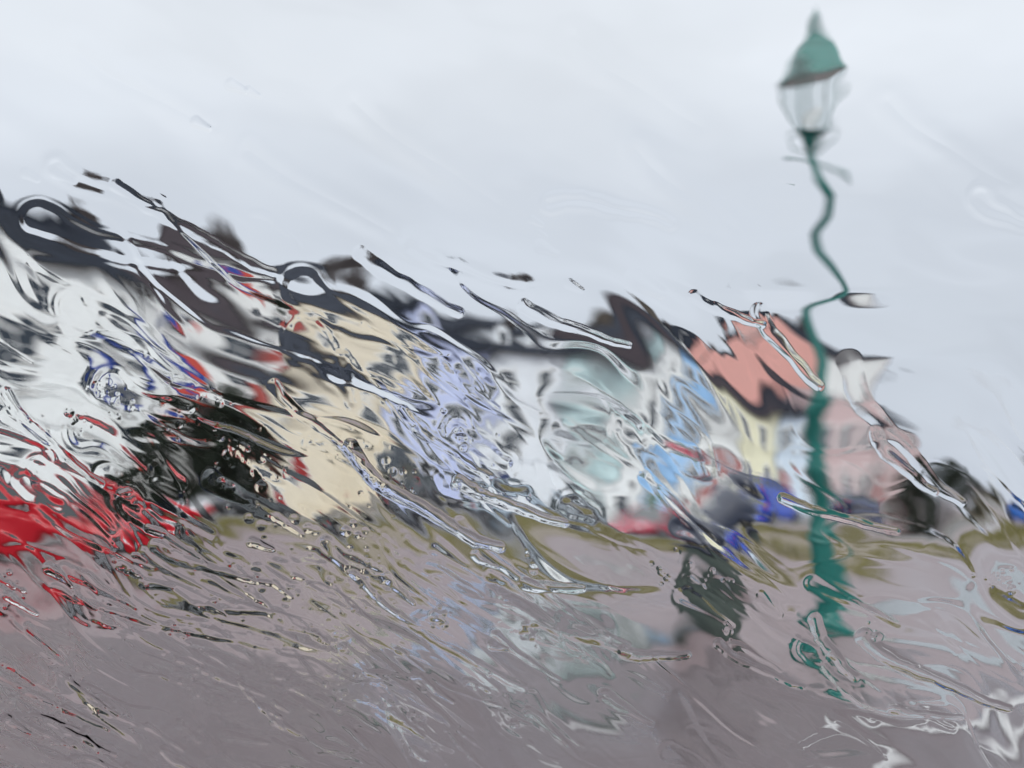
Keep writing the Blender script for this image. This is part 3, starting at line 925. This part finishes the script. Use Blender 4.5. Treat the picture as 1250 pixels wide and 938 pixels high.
def pnoise(x, y, seed=0):
    xi, yi = np.floor(x).astype(np.int64), np.floor(y).astype(np.int64)
    xf, yf = x - xi, y - yi
    u = xf * xf * xf * (xf * (xf * 6 - 15) + 10)
    v = yf * yf * yf * (yf * (yf * 6 - 15) + 10)

    def g(ix, iy, fx, fy):
        h = PERM[(PERM[(ix + seed * 57) & 511] + iy + seed * 131) & 511]
        return GX[h] * fx + GY[h] * fy
    a = g(xi, yi, xf, yf)
    b = g(xi + 1, yi, xf - 1, yf)
    c = g(xi, yi + 1, xf, yf - 1)
    d = g(xi + 1, yi + 1, xf - 1, yf - 1)
    return ((a + u * (b - a)) + v * ((c + u * (d - c)) - (a + u * (b - a)))) * 1.5


def sstep(t):
    t = np.clip(t, 0, 1)
    return t * t * (3 - 2 * t)


def axis(lo, hi, step, out_lo, out_hi, grow=1.05):
    c = list(np.arange(lo, hi + step, step))
    s = step
    while c[-1] < out_hi:
        s = min(s * grow, 11)
        c.append(c[-1] + s)
    s = step
    a = []
    p = lo
    while p > out_lo:
        s = min(s * grow, 11)
        p -= s
        a.append(p)
    return np.array(a[::-1] + c)


XS = axis(-20, 1270, 1.3, 625 - 2700, 625 + 2700)
YS = axis(-18, 956, 1.3, 469 - 1900, 469 + 1800)
X, Y = np.meshgrid(XS, YS)

# flow coordinates: the wind drives the water down to the right
w1 = pnoise(X / 260, Y / 260, 1)
w2 = pnoise(X / 120, Y / 120, 2)
TH = R(31)
ct, st = math.cos(TH), math.sin(TH)
S = X * ct + Y * st
T = -X * st + Y * ct
T = T + 52 * w1 + 10 * w2
S = S + 30 * pnoise(X / 200, Y / 200, 3)

# how much water lies where: thin film up in the sky part, thick in the middle and at the left
thick = 0.42 + 0.58 * sstep((Y - 120) / 260)
left = np.maximum(sstep((820 - X) / 700), 0.7 * sstep((X - 1270) / 350))
band = np.exp(-((X - 620) / 420.0) ** 2 - ((Y - 490) / 170.0) ** 2)
skyq = sstep((Y - 215 - 0.22 * X) / 130)
low = sstep((Y - 620) / 160)
patch = 0.75 + 0.5 * pnoise(X / 170, Y / 170, 4)
A1 = thick * patch * (1 + 0.55 * band)
calm = 1 - np.exp(-(((X - 1013) / (75.0 + 35 * sstep((330 - Y) / 80))) ** 4)) * sstep((880 - Y) / 120) * (0.76 + 0.2 * sstep((420 - Y) / 80))
q_red = np.exp(-(((X - 90) / 140.0) ** 2 + ((Y - 625) / 85.0) ** 2) ** 2)
calm = calm * (1 - 0.45 * q_red)
A1 = A1 * calm
A2 = thick * (0.35 + 0.8 * left) * patch

phi = np.zeros_like(X)
phi += 2300 * A1 * pnoise(S / 330, T / 95, 10)
phi += 760 * (1 + 1.0 * low) * A1 * pnoise(S / 165, T / 54, 11)
phi += 62 * (0.3 + 0.65 * A2) * thick * pnoise(S / 95, T / 28, 12) * (1 + 0.6 * low) * calm
phi += (3 + 7 * low) * A2 * pnoise(S / 34, T / 10, 13)


def film(scale_s, scale_t, seed, thr, wid, amp, mask):
    n = pnoise(S / scale_s, T / scale_t, seed) + 0.35 * pnoise(S / (scale_s * 0.4), T / (scale_t * 0.45), seed + 40)
    return amp * mask * sstep((n - thr) / wid + 0.5)


calm_ = calm
m_a = sstep(0.55 + 1.3 * pnoise(X / 150, Y / 150, 20)) * skyq * (1 + 0.4 * band)
m_b = sstep(0.45 + 1.4 * pnoise(X / 110, Y / 110, 21)) * skyq * (1 + 0.4 * band) * (0.45 + 0.3 * left)
phi += film(280, 92, 30, 0.12, 0.30, 760, m_a * calm)
phi -= film(240, 78, 31, 0.2, 0.26, 540, m_b * calm)
phi += film(110, 32, 32, 0.25, 0.22, 90, m_b * (0.4 + 0.6 * low + 0.4 * left))
# sheets of run-off with a steep lip: on the lower glass they throw back verge, puddles and sky
m_c = sstep(0.5 + 1.3 * pnoise(X / 190, Y / 150, 22)) * low * calm
m_d = sstep(0.5 + 1.3 * pnoise(X / 170, Y / 140, 23)) * low * calm
phi += film(260, 84, 61, 0.05, 0.22, 900, m_c)
phi -= film(230, 66, 62, 0.1, 0.18, 620, m_d)
lowl = sstep((600 - X) / 160) * sstep((Y - 660) / 70)
phi += film(170, 44, 65, 0.02, 0.20, 560, lowl * (0.35 + 0.65 * m_c))
phi -= film(150, 38, 66, 0.12, 0.18, 420, lowl * (0.35 + 0.65 * m_d))
phi += 110 * lowl * np.exp(-((pnoise(S / 190, T / 52, 67) + 0.3 * pnoise(S / 70, T / 22, 68)) / 0.06) ** 2)
m_e = sstep(0.5 + 1.2 * pnoise(X / 150, Y / 130, 24)) * np.minimum(1, 1.2 * band) * skyq * calm
phi += film(300, 84, 63, 0.08, 0.24, 620, m_e)
roofs = np.exp(-((Y - 300 - 0.17 * X) / 70.0) ** 2) * sstep((1150 - X) / 300)
phi += film(240, 58, 64, 0.0, 0.30, 620, roofs * calm)
# thin raised ridges along film edges (drying lines)
nr = pnoise(S / 240, T / 70, 33) + 0.25 * pnoise(S / 100, T / 34, 34)
phi += 150 * m_b * np.exp(-(nr / 0.05) ** 2)
nr2 = pnoise(S / 220, T / 80, 35) + 0.25 * pnoise(S / 90, T / 30, 36)
phi -= 90 * m_a * (0.3 + low * 0.5) * np.exp(-((nr2 - 0.1) / 0.04) ** 2)
phi += 48 * (Y - 650) * np.exp(-((X - 390) / 130.0) ** 2 - ((Y - 650) / 55.0) ** 2)
# sheet of water over the lamp post: the pole is thrown left and right and broken in two
fy = np.array([-60, 20, 90, 150, 190, 215, 238, 262, 285, 305, 334, 354, 366, 378, 400, 440, 480, 530, 575, 610, 650, 690, 715, 738, 758, 780, 815, 850, 900])
fr = np.array([-4, -4, -4, 6, 5, -3, -15, -10, 6, 2, -22, -46, -8, 22, 14, 3, 4, 8, 10, 2, 9, 4, 0, -9, 14, 4, 10, -16, 0])
yy_ = np.arange(-120, 1000, 1.0)
kk_ = np.exp(-(np.arange(-14, 15) / 5.0) ** 2)
ff_ = np.convolve(np.interp(yy_, fy, fr), kk_ / kk_.sum(), 'same')
fS = np.interp(YS, yy_, ff_)[:, None] * sstep((960 - YS) / 60)[:, None] * sstep((YS + 60) / 60)[:, None]
win_ = np.exp(-((X - 1013) / 75.0) ** 2)
phi += fS * (X - 1013) * win_
phi += 230 * pnoise(X / 46, Y / 34, 70) * np.exp(-((X - 1013) / 70.0) ** 2 - ((Y - 90) / 75.0) ** 2)
phi += 40 * (Y - 700) * np.exp(-((X - 1215) / 75.0) ** 2 - ((Y - 700) / 55.0) ** 2)


def drop(path, r0, r1, kind, amp, w=5.0):
    """path: centre line of a drop or rivulet, head first; r0 head radius, r1 tail radius"""
    P = [np.array(p, float) for p in path]
    mg = max(r0, r1) + 3 * w + 4
    x0, x1 = min(p[0] for p in P) - mg, max(p[0] for p in P) + mg
    y0, y1 = min(p[1] for p in P) - mg, max(p[1] for p in P) + mg
    i0, i1 = np.searchsorted(XS, x0), np.searchsorted(XS, x1)
    j0, j1 = np.searchsorted(YS, y0), np.searchsorted(YS, y1)
    if i1 - i0 < 3 or j1 - j0 < 3:
        return
    x, y = X[j0:j1, i0:i1], Y[j0:j1, i0:i1]
    wob = 0.16 * max(r0, 3) * pnoise(x / (r0 * 1.6 + 3), y / (r0 * 1.6 + 3), 50)
    lens = [0.0]
    for a, b in zip(P[:-1], P[1:]):
        lens.append(lens[-1] + max(1e-6, np.linalg.norm(b - a)))
    best = np.full(x.shape, -1e9)
    rr = np.full(x.shape, 1.0)
    if len(P) == 1:
        best = r0 - np.hypot(x - P[0][0], y - P[0][1])
        rr[:] = r0
    for k in range(len(P) - 1):
        a, b = P[k], P[k + 1]
        d = b - a
        u = np.clip(((x - a[0]) * d[0] + (y - a[1]) * d[1]) / (d @ d + 1e-9), 0, 1)
        dist = np.hypot(x - a[0] - u * d[0], y - a[1] - u * d[1])
        q = (lens[k] + u * (lens[k + 1] - lens[k])) / lens[-1]
        r = r0 + (r1 - r0) * q ** 0.8
        din = r - dist
        m = din > best
        best = np.where(m, din, best)
        rr = np.where(m, r, rr)
    best = best + wob
    if kind == 'dome':
        t = np.clip(best / np.maximum(rr, 1), 0, 1)
        h = amp * (1 - (1 - t) ** 2)
    elif kind == 'plate':
        h = amp * sstep(best / w)
    else:
        h = amp * np.exp(-((best / w) ** 2))
    phi[j0:j1, i0:i1] += h


def curve(p, q, bend, n=9):
    p, q = np.array(p, float), np.array(q, float)
    d = q - p
    nrm = np.array([-d[1], d[0]])
    return [tuple(p + d * t + nrm * bend * math.sin(math.pi * t) + nrm * bend * 0.3 * math.sin(2.7 * math.pi * t)) for t in [i / (n - 1) for i in range(n)]]


# drop heads with a rim and a tail
for p, q, bend, r0, r1, amp in (
        ((368, 352), (545, 432), 0.06, 30, 10, 330), ((372, 412), (425, 492), -0.1, 32, 12, 300),
        ((38, 262), (330, 338), 0.04, 24, 8, 300), ((82, 372), (170, 430), 0.06, 24, 8, 260),
        ((128, 470), (225, 500), 0.08, 26, 8, 300), ((95, 528), (175, 586), -0.1, 22, 8, 320),
        ((150, 612), (192, 652), 0.1, 22, 10, 340), ((188, 576), (215, 590), 0, 18, 12, 260),
        ((22, 590), (66, 618), 0.1, 17, 10, 260), ((40, 515), (60, 560), 0, 14, 8, 220),
        ((555, 525), (620, 565), 0.08, 24, 12, 260), ((545, 592), (640, 604), 0.05, 20, 12, 280),
        ((702, 622), (722, 632), 0, 20, 14, 240),
        ((862, 694), (890, 702), 0, 30, 24, 90), ((1238, 712), (1260, 730), 0, 26, 20, 260),
        ((770, 522), (788, 545), 0.1, 22, 10, 150)):
    pts = curve(p, q, bend)
    drop(pts, r0, r1, 'plate', amp * 1.5, 12)
    drop(pts, r0 + 1, r1 + 1, 'rim', amp * 0.3, 4.6)
# rivulets: narrow thick streams that act as lenses
for p, q, bend, r0, r1, amp in (
        ((425, 545), (612, 666), 0.10, 10, 7, 900), ((395, 662), (485, 752), 0.06, 7, 3, 420),
        ((485, 752), (640, 842), 0.04, 4, 6, 260), ((186, 670), (325, 714), 0.05, 10, 3, 520),
        ((640, 716), (712, 722), 0.02, 9, 5, 520), ((763, 800), (842, 802), 0.06, 9, 4, 460),
        ((1095, 868), (1180, 878), 0.05, 7, 3, 300), ((880, 790), (985, 842), 0.06, 7, 3, 320),
        ((1060, 782), (1240, 868), 0.05, 12, 5, 620), ((560, 640), (770, 790), 0.05, 9, 4, 260),
        ((560, 590), (690, 640), 0.04, 8, 5, 560), ((690, 760), (770, 800), 0.05, 14, 6, 420),
        ((135, 222), (330, 330), 0.03, 9, 6, 200), ((438, 308), (560, 380), 0.03, 11, 6, 240),
        ((170, 715), (205, 720), 0, 8, 4, 300), ((200, 770), (225, 790), 0, 8, 3, 260),
        ((60, 720), (205, 770), 0.04, 6, 3, 200), ((490, 500), (600, 580), 0.08, 7, 4, 300),
        ((1042, 440), (1185, 612), 0.10, 17, 6, 190), ((1075, 530), (1150, 600), 0.1, 10, 5, 240), ((930, 380), (1005, 470), 0.05, 12, 6, 520), ((850, 360), (935, 395), 0.05, 9, 4, 300), ((960, 610), (1100, 650), 0.03, 7, 4, 260),
        ((640, 372), (770, 420), 0.04, 9, 4, 380), ((330, 470), (440, 560), 0.05, 8, 4, 360),
        ((0, 480), (120, 590), 0.06, 8, 4, 380), ((1000, 760), (1050, 830), 0.1, 9, 6, 420)):
    drop(curve(p, q, bend), r0, r1, 'dome', amp * 1.3)
# faint wet arcs in the sky part
for p, q, bend, r0, amp, ww in (((672, 246), (820, 274), -0.08, 9, 380, 6), ((1205, 238), (1262, 268), 0.1, 14, 420, 7), ((60, 330 - 130), (190, 250), 0.05, 10, 260, 7), ((430, 120), (640, 260), 0.04, 12, 300, 14), ((90, 60), (260, 150), 0.04, 14, 320, 16), ((700, 40), (860, 150), 0.04, 14, 300, 16), ((500, 300), (640, 350), 0.05, 9, 320, 8), ((300, 180), (520, 300), 0.03, 12, 260, 12), ((1090, 120), (1240, 220), 0.05, 12, 300, 14), ((780, 180), (930, 290), 0.05, 12, 300, 14)):
    drop(curve(p, q, bend), r0, r0 * 0.4, 'rim', amp, ww)
# single drops in the sky part
for x, y, r, a in ((285, 102, 7, 330), (305, 109, 5, 260), (240, 148, 6, 420), (655, 268, 5, 300), (668, 302, 7, 300), (662, 284, 4, 160), (190, 236, 4, 220), (965, 216, 6, 240), (790, 348, 12, 520), (702, 348, 6, 240), (915, 346, 9, 320), (30, 212, 6, 220), (70, 210, 8, 260)):
    drop([(x - r, y - r * 0.5), (x + r * 1.5, y + r * 0.8)], r * 1.3, r * 0.7, 'dome', a * (0.6 if y > 200 else 1.2))
rr_ = random.Random(21)
# broad lobes of water with a rim and a trailing tail
for i in range(100):
    hi = i < 30
    x, y = (rr_.uniform(-20, 860), rr_.uniform(370, 680)) if hi else (rr_.uniform(-20, 1000), rr_.uniform(650, 930))
    if not hi and i > 90:
        x, y = rr_.uniform(1280, 2200), rr_.uniform(350, 950)
    if hi and y < 300 + 0.18 * x + 60:
        continue
    L_ = rr_.uniform(70, 190) if hi else rr_.uniform(40, 150)
    a = R(rr_.gauss(33, 6))
    r0 = rr_.uniform(9, 17) if hi else rr_.uniform(6, 15)
    q = (x + L_ * math.cos(a), y + L_ * math.sin(a))
    pts = curve((x, y), q, rr_.gauss(0, 0.05))
    k = rr_.uniform(0.4, 1.0) * (1 if hi else 0.8)
    drop(pts, r0, r0 * 0.35, 'plate', (420 if hi else 420) * k * rr_.choice((1, 1, -0.7)), 12 if hi else 7)
    if i % 4 == 0 or not hi:
        drop(pts, r0 + 1, r0 * 0.4, 'rim', 150 * k * rr_.choice((1, -1)), 4.0)
# scattered rain streaks over the whole pane
for i in range(620):
    x, y = rr_.uniform(-900, 2150), rr_.uniform(-700, 1500)
    if i < 330:
        x, y = rr_.uniform(-20, 1270), rr_.uniform(180, 950)
    dens = (0.25 + 0.75 * max(0, min(1, (900 - x) / 700))) * (1 if y > 330 else 0.25)
    if rr_.random() > dens * (0.25 if y > 640 else 0.12) * (0.3 if x < 220 and 540 < y < 700 else 1):
        continue
    L_ = rr_.uniform(12, 95)
    a = R(rr_.gauss(31, 7))
    r0 = rr_.uniform(2.5, 8)
    q = (x + L_ * math.cos(a), y + L_ * math.sin(a))
    pts = curve((x, y), q, rr_.gauss(0, 0.08))
    bo_ = (3.6 if x < 520 else 2.2) if y > 640 else 1.0
    if rr_.random() < 0.6:
        drop(pts, r0, r0 * 0.35, 'dome', r0 * rr_.uniform(14, 42) * bo_)
    else:
        drop(pts, r0 * 1.3, r0 * 0.5, 'rim', r0 * rr_.uniform(6, 16) * bo_, rr_.uniform(2.4, 3.6))
# beaded drops with dark leading edges, lower left
for i in range(50):
    x, y = rr_.uniform(-20, 620), rr_.uniform(680, 945)
    r0 = rr_.uniform(3.5, 8.5)
    L_ = rr_.uniform(8, 70)
    a = R(rr_.gauss(33, 9))
    pts = curve((x, y), (x + L_ * math.cos(a), y + L_ * math.sin(a)), rr_.gauss(0, 0.06))
    drop(pts, r0, r0 * 0.3, 'dome', r0 * rr_.uniform(40, 110))
    if i % 3 == 0:
        for j in range(rr_.randint(4, 10)):
            f = rr_.random()
            bx, by = x + f * L_ * 0.8 + rr_.gauss(0, 7), y + f * L_ * 0.5 + rr_.gauss(0, 7)
            rb_ = rr_.uniform(1.8, 3.6)
            drop([(bx, by)], rb_, rb_, 'dome', rb_ * rr_.uniform(50, 130))
# froth: clusters of tiny bubbles and beads
for cx, cy, sx, sy, k in ((272, 530, 34, 22, 60), (130, 486, 14, 12, 26), (86, 515, 10, 9, 18), (440, 690, 16, 42, 60), (468, 578, 26, 22, 40), (312, 618, 34, 14, 36), (232, 822, 22, 14, 26), (412, 838, 10, 40, 34), (850, 690, 34, 7, 8), (808, 700, 8, 7, 12), (1236, 712, 16, 10, 24), (210, 772, 10, 6, 14), (148, 612, 10, 12, 22), (560, 530, 16, 16, 22), (590, 604, 24, 8, 22), (645, 772, 12, 8, 16), (310, 566, 16, 12, 24), (55, 850, 50, 40, 30), (330, 760, 60, 40, 40), (650, 690, 8, 6, 8), (890, 770, 8, 5, 8), (1075, 775, 8, 5, 8), (520, 870, 60, 40, 18)):
    for i in range(k):
        a = rr_.gauss(0, 1) * sx
        x, y = cx + a, cy + rr_.gauss(0, 1) * sy + 0.45 * a
        r = min(6.5, max(1.9, rr_.expovariate(1 / 2.6)))
        if rr_.random() < 0.6:
            drop([(x, y)], r, r, 'dome', r * rr_.uniform(16, 46) * (2.4 if y > 640 else 1.2))
        else:
            drop([(x, y)], r, r, 'dome', -r * rr_.uniform(12, 36) * (2.4 if y > 640 else 1.2))

H = phi / (F * (NWAT - 1)) * PS
H = H - H.min()
ny, nx = X.shape
gx = (X - 625) * PS
gy = (469 - Y) * PS
TH0 = 0.006
front = np.stack([gx, gy, -(TH0 + H)], axis=-1).reshape(-1, 3)      # outer face, towards the street
# pane local axes: x right, y up, z towards the viewer
idx = np.arange(nx * ny).reshape(ny, nx)
qf = np.stack([idx[:-1, :-1], idx[:-1, 1:], idx[1:, 1:], idx[1:, :-1]], axis=-1).reshape(-1, 4)
# border ring of the inner face
border = np.concatenate([idx[0, :], idx[1:, -1], idx[-1, -2::-1], idx[-2:0:-1, 0]])
nb = len(border)
back = front[border].copy()
back[:, 2] = 0
verts = np.concatenate([front, back])
base = nx * ny
bi = base + np.arange(nb)
qs = np.stack([border, bi, np.roll(bi, -1), np.roll(border, -1)], axis=-1)
faces = np.concatenate([qf, qs])
nf = len(faces)
me = bpy.data.meshes.new('pane')
me.vertices.add(len(verts))
me.vertices.foreach_set('co', verts.astype(np.float32).ravel())
me.loops.add(nf * 4 + nb)
loops = np.concatenate([faces.ravel(), bi[::-1]])
me.loops.foreach_set('vertex_index', loops.astype(np.int32))
me.polygons.add(nf + 1)
ls = np.concatenate([np.arange(nf) * 4, [nf * 4]])
me.polygons.foreach_set('loop_start', ls.astype(np.int32))
me.update(calc_edges=True)
sm = np.zeros(nf + 1, dtype=bool)
sm[:len(qf)] = True
me.polygons.foreach_set('use_smooth', sm)
# keep the rim of the pane sharp
sh = np.zeros(len(me.edges), dtype=bool)
ev = np.empty(len(me.edges) * 2, dtype=np.int32)
me.edges.foreach_get('vertices', ev)
ev = ev.reshape(-1, 2)
isb = np.zeros(len(verts), dtype=bool)
isb[border] = True
isb[base:] = True
sh = isb[ev[:, 0]] & isb[ev[:, 1]]
at_ = me.attributes.new('sharp_edge', 'BOOLEAN', 'EDGE')
at_.data.foreach_set('value', sh)
me.update()

mw = bpy.data.materials.new('rain_wet_glass')
mw.use_nodes = True
nt = mw.node_tree
nt.nodes.remove(nt.nodes['Principled BSDF'])
rf_n = nt.nodes.new('ShaderNodeBsdfRefraction')
rf_n.inputs['IOR'].default_value = NWAT
rf_n.inputs['Roughness'].default_value = 0.0
rf_n.inputs['Color'].default_value = (0.99, 0.995, 0.995, 1)
nt.links.new(rf_n.outputs[0], nt.nodes['Material Output'].inputs['Surface'])
me.materials.append(mw)

win = thing('wet_window', (0, 0, 0), 0, 'large rain streaked window pane through which the whole street is seen', 'window')
pc = CAM + FWD * PD
win.location = (pc.x, pc.y, 0)
pane_o = bpy.data.objects.new('pane', me)
col.objects.link(pane_o)
pane_o.parent = win
pane_o.location = (0, 0, pc.z)
pane_o.rotation_euler = (math.pi / 2 + PITCH, 0, 0)
# dark rubber and metal frame around the pane, well outside the view
x0, x1, y0, y1 = gx.min(), gx.max(), gy.min(), gy.max()
fm = MB()
tz0, tz1 = -0.03, 0.02
fm.box(x0 - 0.06, x0 - 0.001, y0 - 0.06, y1 + 0.06, tz0, tz1).box(x1 + 0.001, x1 + 0.06, y0 - 0.06, y1 + 0.06, tz0, tz1)
fm.box(x0, x1, y1 + 0.001, y1 + 0.06, tz0, tz1).box(x0, x1, y0 - 0.06, y0 - 0.001, tz0, tz1)
fo_ = fm.build('frame', M_TRIM, win)
fo_.location = pane_o.location
fo_.rotation_euler = pane_o.rotation_euler
for xx in (x0 - 0.03, x1 + 0.03):
    MB().box(xx - 0.028, xx + 0.028, -0.0, 0.056, 0.0, pc.z + y0 * math.cos(PITCH) - 0.02).build('leg', M_TRIM, win)


# ------------------------------------------------------------------ light
w = bpy.data.worlds.new('World')
scene.world = w
w.use_nodes = True
nt = w.node_tree
bg = nt.nodes['Background']
SUN_EL, SUN_AZ = R(48), math.atan2(0.22, -0.97)   # azimuth measured from +Y towards +X
sky = nt.nodes.new('ShaderNodeTexSky')
sky.sky_type = 'NISHITA'
sky.sun_disc = False
sky.sun_elevation = SUN_EL
sky.sun_rotation = SUN_AZ
sky.dust_density = 3
tc = nt.nodes.new('ShaderNodeTexCoord')
sep = nt.nodes.new('ShaderNodeSeparateXYZ')
nt.links.new(tc.outputs['Generated'], sep.inputs[0])
ramp = nt.nodes.new('ShaderNodeValToRGB')
ramp.color_ramp.interpolation = 'EASE'
e = ramp.color_ramp.elements
e[0].position, e[0].color = 0.0, (6.0, 6.5, 7.4, 1)
e[1].position, e[1].color = 1.0, (26, 26.6, 27.5, 1)
x = ramp.color_ramp.elements.new(0.22)
x.color = (6.7, 7.15, 7.9, 1)
x = ramp.color_ramp.elements.new(0.40)
x.color = (8.6, 9.0, 9.6, 1)
nt.links.new(sep.outputs['Z'], ramp.inputs['Fac'])
mp = nt.nodes.new('ShaderNodeMapping')
mp.inputs['Scale'].default_value = (1.0, 1.0, 3.0)
nt.links.new(tc.outputs['Generated'], mp.inputs['Vector'])
cn = nt.nodes.new('ShaderNodeTexNoise')
cn.inputs['Scale'].default_value = 2.6
cn.inputs['Detail'].default_value = 5
cn.inputs['Roughness'].default_value = 0.5
nt.links.new(mp.outputs['Vector'], cn.inputs['Vector'])
cr = nt.nodes.new('ShaderNodeMapRange')
cr.inputs['From Min'].default_value = 0.3
cr.inputs['From Max'].default_value = 0.7
cr.inputs['To Min'].default_value = 0.9
cr.inputs['To Max'].default_value = 1.09
nt.links.new(cn.outputs['Fac'], cr.inputs['Value'])
mul = nt.nodes.new('ShaderNodeMix')
mul.data_type = 'RGBA'
mul.blend_type = 'MULTIPLY'
mul.inputs['Factor'].default_value = 1
nt.links.new(ramp.outputs['Color'], mul.inputs['A'])
nt.links.new(cr.outputs['Result'], mul.inputs['B'])
mixs = nt.nodes.new('ShaderNodeMix')
mixs.data_type = 'RGBA'
mixs.inputs['Factor'].default_value = 0.92      # thick cloud cover over the clear sky
nt.links.new(sky.outputs['Color'], mixs.inputs['A'])
nt.links.new(mul.outputs['Result'], mixs.inputs['B'])
nt.links.new(mixs.outputs['Result'], bg.inputs['Color'])
bg.inputs['Strength'].default_value = 0.1

sd = bpy.data.lights.new('sun', 'SUN')
sd.energy = 1.5
sd.angle = R(25)
sd.color = (1.0, 0.97, 0.93)
so = bpy.data.objects.new('sun', sd)
col.objects.link(so)
dirv = Vector((math.sin(SUN_AZ) * math.cos(SUN_EL), math.cos(SUN_AZ) * math.cos(SUN_EL), math.sin(SUN_EL)))
so.rotation_euler = dirv.to_track_quat('Z', 'Y').to_euler()
so.location = (0, -20, 30)

# ------------------------------------------------------------------ camera
cd = bpy.data.cameras.new('camera')
cd.sensor_width = 36
cd.lens = 36 * F / 1250
cd.clip_start = 0.05
cd.clip_end = 5000
co = bpy.data.objects.new('camera', cd)
col.objects.link(co)
co.location = CAM
co.rotation_euler = (math.pi / 2 + PITCH, 0, 0)
scene.camera = co
scene.view_settings.view_transform = 'Standard'
scene.view_settings.look = 'None'
scene.view_settings.exposure = 0
scene.view_settings.gamma = 1
cd.dof.use_dof = True
cd.dof.focus_distance = PD
cd.dof.aperture_fstop = 6.0


cy = scene.cycles
cy.max_bounces = 8
cy.diffuse_bounces = 2
cy.glossy_bounces = 2
cy.transmission_bounces = 6
cy.transparent_max_bounces = 6
cy.use_adaptive_sampling = True
cy.adaptive_threshold = 0.05
cy.caustics_refractive = False
cy.caustics_reflective = True
